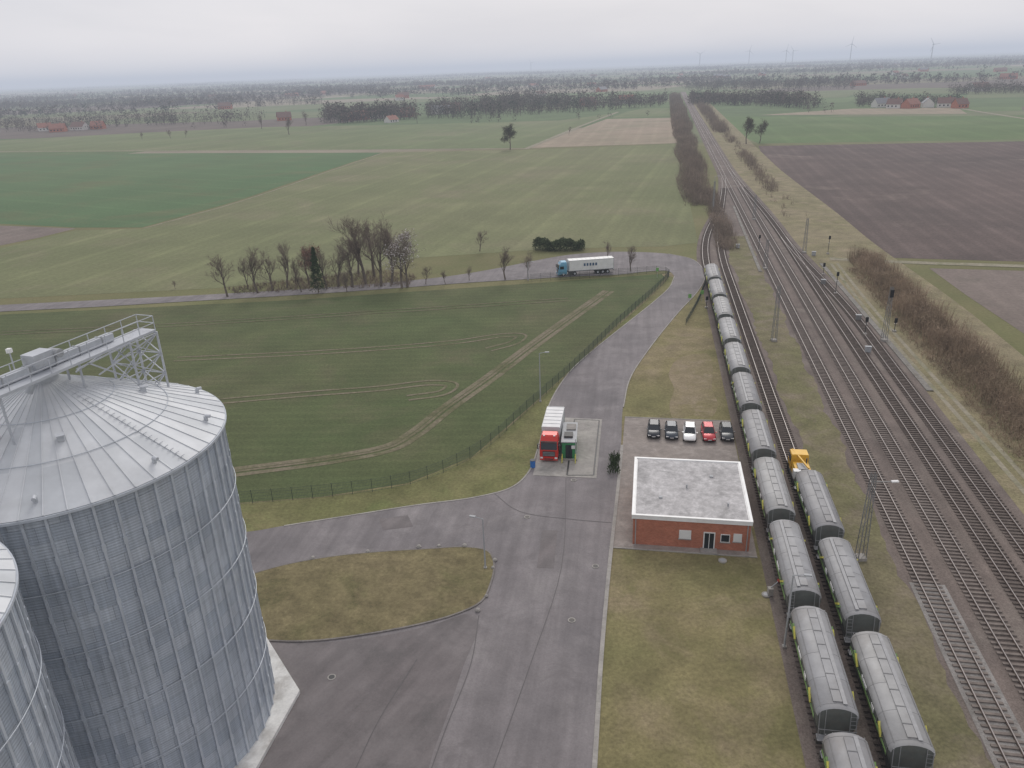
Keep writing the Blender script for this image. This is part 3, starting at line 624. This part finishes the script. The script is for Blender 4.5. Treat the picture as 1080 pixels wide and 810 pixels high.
# ---------------------------------------------------------------- lamps, masts, signals
def lamp(u,v,hpx,arm=(1,0),name='street_lamp'):
    q=S(u,v); h=hpx*depth(q)/FPX/.92; k=MB()
    k.beam((0,0,0),(0,0,h),.10,greypaint,8,.06); k.beam((0,0,h),(arm[0]*1.0,arm[1]*1.0,h+.15),.045,greypaint,6); k.box((arm[0]*1.2,arm[1]*1.2,h+.15),(.65,.28,.12),greypaint,math.atan2(arm[1],arm[0])); k.box((0,0,.1),(.35,.35,.2),concrete)
    k.obj(name,(q.x,q.y,.05))
lamp(570,424,50); lamp(512,600,56,(-.9,.3)); lamp(827,683,84,(.98,-.2)); lamp(752,222,32); lamp(557,296,18)
steelm=pmat('weathered_steel',(.22,.22,.215),.6,.2,.15)
def mast(u,v,hpx,light=False,head=False):
    q=S(u,v); h=hpx*depth(q)/FPX/.93; k=MB(); b0=.42;b1=.2; n=max(5,int(h/1.1))
    cs=[(-1,-1),(1,-1),(1,1),(-1,1)]
    for x,y in cs: k.beam((x*b0,y*b0,0),(x*b1,y*b1,h),.05,steelm)
    for i in range(n):
        z0=h*i/n;z1=h*(i+1)/n; w0=b0+(b1-b0)*i/n; w1=b0+(b1-b0)*(i+1)/n
        for j in range(4):
            a=cs[j];b=cs[(j+1)%4]
            if i%2: a,b=b,a
            k.beam((a[0]*w0,a[1]*w0,z0),(b[0]*w1,b[1]*w1,z1),.025,steelm,3)
    k.box((0,0,.2),(1.0,1.0,.5),concrete)
    if light: k.beam((0,0,h-1),(1.9,-.3,h-.9),.05,steelm); k.box((2.1,-.33,h-.85),(.7,.3,.14),white)
    if head: k.box((0,-.35,h-1.2),(.6,.25,1.4),rubber)
    k.obj('lattice_mast',(q.x,q.y,0),0)
mast(907,590,96,True); mast(816,360,56); mast(932,360,55,False,True); mast(807,284,30); mast(848,267,34); mast(752,222,28); mast(795,232,24)
def signal(u,v,hpx):
    q=S(u,v); h=hpx*depth(q)/FPX/.93; k=MB(); k.beam((0,0,0),(0,0,h),.07,darksteel,8); k.box((0,-.1,h-.5),(.5,.22,.9),rubber); k.box((0,0,.15),(.6,.6,.3),concrete); k.beam((-.3,0,h*.6),(.3,0,h*.6),.04,white); k.obj('railway_signal',(q.x,q.y,.05))
for a in ((881,310,22),(873,268,18),(912,353,18),(943,350,14),(868,290,12),(800,265,16),(745,325,12)): signal(*a)
for u,v,m_ in ((868,300,steelm),(905,338,steelm),(915,372,greypaint),(778,262,greypaint),(858,270,greypaint)):
    q=S(u,v); k=MB(); k.box((0,0,.6),(1.0,.5,1.0),m_); k.box((0,0,1.15),(1.15,.65,.1),greypaint); k.box((0,-.26,.6),(.8,.03,.8),m_); k.obj('relay_cabinet',(q.x,q.y,.05),-.2)
sg=pmat('sign_green',(.16,.36,.10),.5)
for u,v in ((740,318),(727,322),(693,293)):
    q=S(u,v); k=MB(); k.beam((0,0,0),(0,0,2.4),.04,greypaint,6); k.box((0,-.05,2.1),(.7,.05,.9),sg); k.obj('green_sign',(q.x,q.y,.05))
q=S(812,628); k=MB(); k.box((0,0,.5),(.5,.5,.8),concrete); k.beam((0,0,.9),(.9,.3,1.5),.05,greypaint,6); k.box((.9,.3,1.5),(.3,.3,.2),pmat('red_cap',(.4,.04,.03),.5)); k.obj('hydrant',(q.x,q.y,.04))
k=MB()
for u,v in ((330,590),(388,583),(442,578),(463,577),(490,577),(522,592),(520,600),(513,630),(504,645)):
    q=S(u,v); r_=random.uniform(.18,.3); secs=[]
    for z,sc in ((0,.8),(.35,1),(.8,.75),(1.05,.3)):
        secs.append([(q.x+math.cos(t*math.pi/4)*r_*sc*random.uniform(.85,1.15),q.y+math.sin(t*math.pi/4)*r_*sc*random.uniform(.85,1.15),.1+z*r_*1.1) for t in range(8)])
    k.loft(secs,concrete,True)
k.obj('boulders')
# ---------------------------------------------------------------- trees
def bare_tree_mesh(seed,h=10.,spread=1.,dens=1.,leaves=None,nl=0,ls=.15):
    rng=random.Random(seed); k=MB(); tips=[]
    def rv(): return Vector((rng.uniform(-1,1),rng.uniform(-1,1),rng.uniform(-1,1)))
    def br(p,d,L,r,lv):
        seg=3 if lv<2 else 2; pts=[p]; q=p.copy(); dd=d.copy()
        for i in range(seg):
            dd=(dd+rv()*.18+Vector((0,0,.08))).normalized(); q=q+dd*(L/seg); pts.append(q.copy())
        for i in range(seg):
            ra=r*(1-.55*i/seg); rb=r*(1-.55*(i+1)/seg)
            k.beam(pts[i],pts[i+1],ra,bark if lv<2 else twig,6 if lv==0 else (4 if lv==1 else 3),rb,False,lv<2)
        if lv>=3: tips.append(pts[-1])
        if lv>=5: return
        nc={0:7,1:5,2:4,3:4,4:2}[lv]; nc=max(2,int(nc*dens+.5))
        for i in range(nc):
            f=(.3 if lv==0 else .25)+ (.7 if lv==0 else .75)*(i+rng.random()*.6)/nc
            f=min(f,1.); idx=min(seg-1,int(f*seg)); t=f*seg-idx; b=pts[idx].lerp(pts[idx+1],t)
            a=rv(); a=(a-a.dot(dd)*dd).normalized(); ang=rng.uniform(.4,.85)*spread
            nd=(dd*math.cos(ang)+a*math.sin(ang)+Vector((0,0,.15))).normalized()
            br(b,nd,L*rng.uniform(.5,.72)*(1.0 if lv else .85-.25*f),max(r*(1-.5*f)*.5,.012),lv+1)
    br(Vector((0,0,-.1)),Vector((0,0,1)),h*.55,h*.02,0)
    if leaves:
        for i in range(nl):
            t=rng.choice(tips)+rv()*.35; a=rv()*ls;b=rv()*ls; k.add([t,t+a,t+b],[(0,1,2)],leaves)
    zmax=max(v[2] for v in k.v); s=h/zmax; k.v=[(x*s,y*s,z*s) for x,y,z in k.v]
    return k.mesh('bare_tree')
base_h=10.
variants=[bare_tree_mesh(s,base_h,sp,1.) for s,sp in ((1,.95),(2,.85),(3,1.15),(4,.75),(5,1.05))]
def tree(u,v,hpx,var,name='bare_tree',mul=1.):
    q=S(u,v); h=hpx*depth(q)/FPX/.95
    return place(var,name,(q.x,q.y,0),random.uniform(0,6),None,h/base_h*mul)
for i,(u,v,h) in enumerate(((240,313,46),(272,309,50),(288,307,44),(303,304,46),(262,305,36),(345,305,42),(357,303,46),(372,303,54),(386,300,70),(402,302,74),(395,292,62),(413,300,64),(424,304,60),(378,290,50),(326,300,44),(506,265,22),(533,295,36),(557,293,28),(665,286,28),(640,275,22),(449,300,20),(470,300,16),(495,296,16),(318,308,26),(366,308,24),(185,305,9),(305,142,18),(323,132,15),(276,136,14),(150,147,8),(180,146,9),(196,145,8),(440,130,14),(600,142,8),(312,300,30))):
    tree(u,v,h,variants[i%5])
tree(430,303,60,bare_tree_mesh(11,base_h,1.,1.,blossom,1300,.20),'blossom_tree')
tree(333,303,46,bare_tree_mesh(12,base_h,.9,1.,russet,1400,.24),'russet_tree')
tree(538,158,26,bare_tree_mesh(13,base_h,1.25,1.,ivy,2500,.30),'round_crowned_tree')
tree(787,152,27,bare_tree_mesh(14,base_h,1.1,1.,ivy,1500,.28),'ivy_covered_tree'); tree(801,151,24,bare_tree_mesh(15,base_h,1.,1.,ivy,1000,.28),'ivy_covered_tree')
def conifer(u,v,hpx):
    q=S(u,v); h=hpx*depth(q)/FPX/.95; rng=np.random.RandomState(5); n=3400
    z=rng.rand(n)**.8*h*.93+h*.07; rmax=(1-z/h)*h*.17+.12; lob=1+.25*np.sin(z*6/h*6)+.2*np.sin(7*z)
    r=rmax*np.sqrt(rng.rand(n)*.7+.3)*lob; t=rng.rand(n)*2*np.pi
    c=np.stack([r*np.cos(t),r*np.sin(t),z],1); V=np.stack([c,c+rng.uniform(-.3,.3,(n,3)),c+rng.uniform(-.3,.3,(n,3))],1)
    root=empty('conifer_tree',(q.x,q.y,0)); tris('foliage',V,wood_grn,root); k=MB(); k.beam((0,0,0),(0,0,h*.8),.16,bark,6,.04); o=k.obj('trunk'); o.parent=root
conifer(336,309,46)
def hedge_box(pts,w,h,name,mat,dens=60,s=.28):
    pts=W(pts); V=[]; rng=np.random
    for a,b in zip(pts,pts[1:]):
        L=(b-a).length; n=int(L*w*h*dens/3); t=rng.rand(n); d=(b-a).normalized(); nn=Vector((-d.y,d.x,0))
        o=(rng.rand(n)-.5)*w; hh=h*(.82+.18*np.sin(t*L*.9)+.08*np.sin(t*L*2.3)); z=hh*rng.rand(n)**.55
        o*= (1-.35*(z/h)**3)
        c=np.stack([a.x+d.x*t*L+nn.x*o,a.y+d.y*t*L+nn.y*o,z],1); V.append(np.stack([c,c+rng.uniform(-s,s,(n,3)),c+rng.uniform(-s,s,(n,3))],1))
    tris(name,np.concatenate(V),mat)
hedge_box([(564,263),(590,264),(616,263)],5,3.4,'evergreen_hedge',pmat('hedge_leaves',(.06,.08,.035),.9,0,.35,.5),70,.4)
def thicket(name,cf,y0,y1,w,h0,h1,per_m,mat,sw=.05,lean=.5,gap=0.):
    n=int((y1-y0)*per_m); y=np.random.uniform(y0,y1,n); o=np.clip(np.random.normal(0,w/4,n),-w/2,w/2)
    cl=.65+.3*np.sin(y*.35+np.sin(y*.13)*2)*np.cos(o*.6+y*.07)+.25*np.sin(y*.045+1.3)*np.sin(y*.017)
    m=cl>gap; y,o,cl=y[m],o[m],cl[m]; n=len(y)
    x=np.array([cf(v) for v in y])+o
    h=np.random.uniform(h0,h1,n)*np.clip(cl,.3,1.1)
    base=np.stack([x,y,np.zeros(n)],1); lz=np.random.normal(0,lean,(n,2)); tip=base+np.stack([lz[:,0],lz[:,1],h],1)
    ang=np.random.uniform(0,np.pi,n); side=np.stack([np.cos(ang)*sw,np.sin(ang)*sw,np.zeros(n)],1)
    V=[np.stack([base-side,base+side,tip],1)]
    for j in range(4):
        f=np.random.uniform(.3,.95,(n,1)); p=base+(tip-base)*f; q=p+np.random.normal(0,.45,(n,3))*np.array([1,1,.5])+np.array([0,0,.4]); V.append(np.stack([p-side*.5,p+side*.5,q],1))
    tris(name,np.concatenate(V),mat)
thicket('shrub_thicket',lambda y:A(y)+25.5,40,200,8,2.2,5.2,95,shrub,.06)
thicket('railside_bushes',lambda y:A(y)-14+1.2*math.sin(y*.05),290,660,13,1.5,6.5,44,bushm,.08,.9,.15)
thicket('railside_bushes',lambda y:A(y)-9,215,320,6,1.2,4,38,bushm,.07,.7,.2)
thicket('railside_bushes',lambda y:A(y)-14,640,1300,16,3,9,20,bushm,.16,1.1,.25)
thicket('railside_bushes',lambda y:A(y)+17,260,620,8,1.2,4,12,bushm,.08,.7,.62)
thicket('railside_bushes',lambda y:A(y)+15,600,1300,12,3,8,10,bushm,.16,.9,.5)
thicket('dry_weeds',lambda y:A(y)+20.5,40,190,3,.3,1.,20,shrub,.05,.3)
def inpoly_pts(pts,n):
    X=np.array([[p.x,p.y] for p in pts]); lo=X.min(0);hi=X.max(0); out=[]; tot=0
    while tot<n:
        q=np.random.uniform(lo,hi,(n*3,2)); ins=np.zeros(len(q),bool); j=len(X)-1
        for i in range(len(X)):
            xi,yi=X[i];xj,yj=X[j]
            c=((yi>q[:,1])!=(yj>q[:,1]))&(q[:,0]<(xj-xi)*(q[:,1]-yi)/(yj-yi+1e-12)+xi); ins^=c; j=i
        out.append(q[ins]); tot+=ins.sum()
    return np.concatenate(out)[:n]
def clump(name,pts,n,h0,h1,mat,sw=.05):
    P2=inpoly_pts(W(pts),n); n=len(P2)
    base=np.concatenate([P2,np.zeros((n,1))],1); h=np.random.uniform(h0,h1,n); V=[]
    for j in range(4):
        tip=base+np.concatenate([np.random.normal(0,.5,(n,2)),(h*np.random.uniform(.5,1,n))[:,None]],1); ang=np.random.uniform(0,np.pi,n); side=np.stack([np.cos(ang)*sw,np.sin(ang)*sw,np.zeros(n)],1)
        V.append(np.stack([base-side,base+side,tip],1))
    tris(name,np.concatenate(V),mat)
clump('undergrowth',[(240,305),(300,296),(400,285),(440,292),(430,302),(330,306),(250,311)],1300,.6,2.0,bushm)
def woods1(name,P2,h0,h1,nt_,tsz,mat):
    n=len(P2); h=np.random.uniform(h0,h1,n); c=np.repeat(np.concatenate([P2,(h*.52)[:,None]],1),nt_,0); hr=np.repeat(h,nt_)
    wd=np.repeat(np.random.uniform(.28,.55,n),nt_)
    d=np.random.normal(0,1,(n*nt_,3)); d/=np.linalg.norm(d,axis=1)[:,None]; d*=np.random.rand(n*nt_,1)**.4
    c=c+d*np.stack([hr*wd,hr*wd,hr*.46],1); s=(hr*tsz)[:,None]
    V=np.stack([c+np.random.uniform(-1,1,c.shape)*s,c+np.random.uniform(-1,1,c.shape)*s,c+np.random.uniform(-1,1,c.shape)*s],1)
    b=np.concatenate([P2,np.zeros((n,1))],1); w=(h*.02)[:,None]*np.array([[1,0,0]]); T=b+np.stack([0*h,0*h,h*.75],1)
    V=np.concatenate([V,np.stack([b-w,b+w,T],1)]); V[:,:,2]=np.maximum(V[:,:,2],0.); tris(name,V,mat)
def woods(name,P2,h0,h1,nt_,tsz,g=.1):
    m=np.random.rand(len(P2))<g
    hf=np.sin(P2[:,0]*.013+1)*np.sin(P2[:,1]*.006)+np.random.normal(0,.3,len(P2)); lo=(hf<0)&~m; hi=(hf>=0)&~m
    if lo.any(): woods1(name,P2[lo],h0*.7,h1*.7,nt_,tsz,wood_far)
    if hi.any(): woods1(name,P2[hi],h0,h1,nt_,tsz,wood_far)
    if m.any(): woods1(name,P2[m],h0,h1*.9,nt_,tsz,wood_grn_far)
WD=[([(-80,141),(60,139),(130,134),(280,129),(280,123),(100,126),(-80,131)],520,17),([(340,131),(400,129),(440,126),(438,117),(390,121),(345,119)],380,21),([(450,125),(520,125),(560,121),(640,117),(700,112),(705,106),(620,109),(560,106),(500,112),(450,113)],1000,20),
 ([(725,111),(800,112),(850,115),(870,112),(820,104),(780,106),(730,102)],560,18),([(900,113),(1010,112),(1015,107),(905,107)],240,15),([(-80,119),(60,116),(200,113),(340,111),(340,106),(200,109),(60,107)],760,19),([(720,97),(900,94),(900,89),(720,91)],380,18),([(1010,100),(1100,98),(1100,94),(1000,97)],180,16)]
for pl,n,hh in WD: woods('distant_woodland',inpoly_pts(W(pl),n),hh*.45,hh,34,.085,.10)
def line_pts(a,b,sp,j): 
    a=S(*a);b=S(*b); n=int((b-a).length/sp); t=np.random.rand(n)[:,None]; return np.array([[a.x,a.y]])*(1-t)+np.array([[b.x,b.y]])*t+np.random.normal(0,j,(n,2))
for a,b,sp in (((20,141),(120,136),11),((600,126),(690,122),15),((840,119),(900,119),13),((480,130),(560,127),12),((200,136),(280,132),14)):
    woods('hedgerow',line_pts(a,b,sp,5),3,13,26,.12)
PTS=[]
rng=random.Random(5)
for i in range(190):
    dist=1550*math.exp(rng.random()**.8*1.9); az=math.radians(rng.uniform(-40,42)); x=dist*math.sin(az);y=dist*math.cos(az)
    f=(dist/2500)**.5
    big=rng.random()<.35
    L=(rng.uniform(300,1000) if big else rng.uniform(50,320))*f; an=rng.gauss(0,.4)+az*-1; wv=(rng.choice((60,120,160)) if big else rng.choice((6,15,40)))*f; n=int(L/(9*f)*(.6+wv/32)); t=np.random.normal(0,.28,n)
    u_=np.random.normal(0,wv*.6,n)
    PTS.append(np.stack([x+np.cos(an)*L*t-np.sin(an)*u_, y+np.sin(an)*L*t+np.cos(an)*u_],1))
woods('distant_woodland',np.concatenate(PTS),7,18,12,.2,.12)
# ---------------------------------------------------------------- distant houses
tiles=[pmat('red_tiles',(.28,.125,.09),.8,0,.15,.3),pmat('brown_tiles',(.17,.10,.08),.8,0,.15,.3),pmat('slate_roof',(.2,.2,.21),.7,0,.1,.3)]
hw=[brick,pmat('render_wall',(.6,.58,.54),.8)]
def house(q,w,d,h,rh,ti,wi,rot):
    k=MB(); k.box((0,0,h/2),(w,d,h),hw[wi]); e=.5
    R_=[(-w/2-e,-d/2-e,h-.2),(w/2+e,-d/2-e,h-.2),(w/2+e,d/2+e,h-.2),(-w/2-e,d/2+e,h-.2),(-w/2-e,0,h+rh),(w/2+e,0,h+rh)]
    k.add(R_,[(0,1,5,4),(2,3,4,5)],tiles[ti]); k.add([(-w/2,-d/2,h),(-w/2,d/2,h),(-w/2,0,h+rh-.2),(w/2,-d/2,h),(w/2,d/2,h),(w/2,0,h+rh-.2)],[(0,2,1),(3,4,5)],hw[wi])
    for i in range(int(w/3.5)): k.box((-w/2+2+i*3.5,-d/2-.03,h*.5),(1.3,.06,1.4),glass); 
    k.box((w*.2,.6,h+rh+.2),(.8,.8,1.4),hw[0]); k.obj('farmhouse',(q.x,q.y,0),rot)
for a in ((366,127,14,9,4,5,0,0,.3),(381,126,18,11,4,6,0,0,-.2),(398,124,16,10,4,5,1,1,.5),(430,123,16,11,4,6,0,0,.1),(413,129,13,9,3,4,0,1,.9),(62,139,16,11,4,5,0,0,.2),(85,137,18,12,4,5,1,1,-.3),(48,138,14,10,4,5,0,1,.6),(104,136,14,10,4,5,0,0,0),
 (478,117,18,12,4,6,1,0,.1),(465,120,22,13,5,5,2,1,.2),(300,127,16,11,4,6,1,0,.4),(929,113,16,10,4,5,2,1,.2),(943,114,13,9,4,5,1,1,-.7),(960,114,16,10,4,5,0,0,.5),(978,113,15,10,4,5,2,1,1.2),(997,113,15,10,4,5,1,1,-.4),(1012,114,12,9,4,5,1,0,.2),(660,109,20,12,5,6,0,1,.1),(620,111,20,12,4,6,1,0,.2),(1032,96,24,14,5,6,1,1,.2),(238,115,22,13,5,6,1,0,.1)): house(S(a[0],a[1]),*a[2:])
for i in range(34):
    q=bearing(rng.uniform(-20,1090),1500*math.exp(rng.random()*1.2)); house(q,rng.uniform(14,34),rng.uniform(10,16),rng.uniform(4,6),rng.uniform(4,6),rng.choice((0,1,1,2)),rng.choice((0,1)),rng.uniform(-.8,.8))
for u,d_,hh in ((738,6200,95),(790,6800,110),(829,6000,95),(836,6600,95),(897,5600,115),(983,5200,90),(560,8500,90)):
    q=bearing(u,d_); k=MB(); k.beam((0,0,0),(0,0,hh),3.0,greypaint,8,2.); k.box((0,0,hh),(4,8,4),greypaint)
    t0=random.uniform(0,2)
    for j in range(3): t=t0+j*2.094; k.beam((0,-5,hh),(math.cos(t)*42,-5,hh+math.sin(t)*42),1.8,greypaint,4,.6)
    k.obj('wind_turbine',(q.x,q.y,0),random.uniform(-.4,.4))
# ---------------------------------------------------------------- haze, sky, sun
m=bpy.data.materials.new('emissive_haze'); m.use_nodes=True; nt=m.node_tree; nt.nodes.clear(); o=nt.nodes.new('ShaderNodeOutputMaterial')
va=nt.nodes.new('ShaderNodeVolumeAbsorption'); DEN=1.9e-4
va.inputs['Color'].default_value=(0,0,0,1); va.inputs['Density'].default_value=DEN
ve=nt.nodes.new('ShaderNodeEmission'); ve.inputs['Color'].default_value=(.52,.56,.65,1); ve.inputs['Strength'].default_value=DEN  # haze volume glows by itself, standing in for daylight scattered in the air
ad=nt.nodes.new('ShaderNodeAddShader'); nt.links.new(va.outputs[0],ad.inputs[0]); nt.links.new(ve.outputs[0],ad.inputs[1]); nt.links.new(ad.outputs[0],o.inputs['Volume'])
k=MB(); k.box((0,0,60),(61000,61000,130),m); k.obj('emissive_haze')
w=bpy.data.worlds.new('World'); scene.world=w; w.use_nodes=True; nt=w.node_tree; bg=nt.nodes['Background']
sky=nt.nodes.new('ShaderNodeTexSky'); sky.sky_type='NISHITA'; sky.sun_disc=False; sky.sun_elevation=math.radians(38); sky.sun_rotation=math.radians(8); sky.dust_density=3
tc=nt.nodes.new('ShaderNodeTexCoord'); mp=nt.nodes.new('ShaderNodeMapping'); mp.inputs['Scale'].default_value=(1.2,1.2,6); nt.links.new(tc.outputs['Generated'],mp.inputs['Vector'])
cl=noise(nt,mp.outputs[0],2.2,5,.5,.3)
oc=mixc(nt,mrange(nt,cl,.3,.7),(7.2,7.2,7.7),(8.7,8.5,8.8))
col=mixc(nt,.92,sky.outputs[0],oc)
nt.links.new(col,bg.inputs[0]); bg.inputs[1].default_value=.1
sd=bpy.data.lights.new('sun','SUN'); sd.energy=1.4; sd.angle=math.radians(25); sd.color=(1,.96,.90); so=bpy.data.objects.new('sun',sd); scene.collection.objects.link(so)
az=math.radians(8); el=math.radians(38); dirv=Vector((math.sin(az)*math.cos(el),math.cos(az)*math.cos(el),math.sin(el)))
so.rotation_euler=dirv.to_track_quat('Z','Y').to_euler(); so.location=(0,0,200)
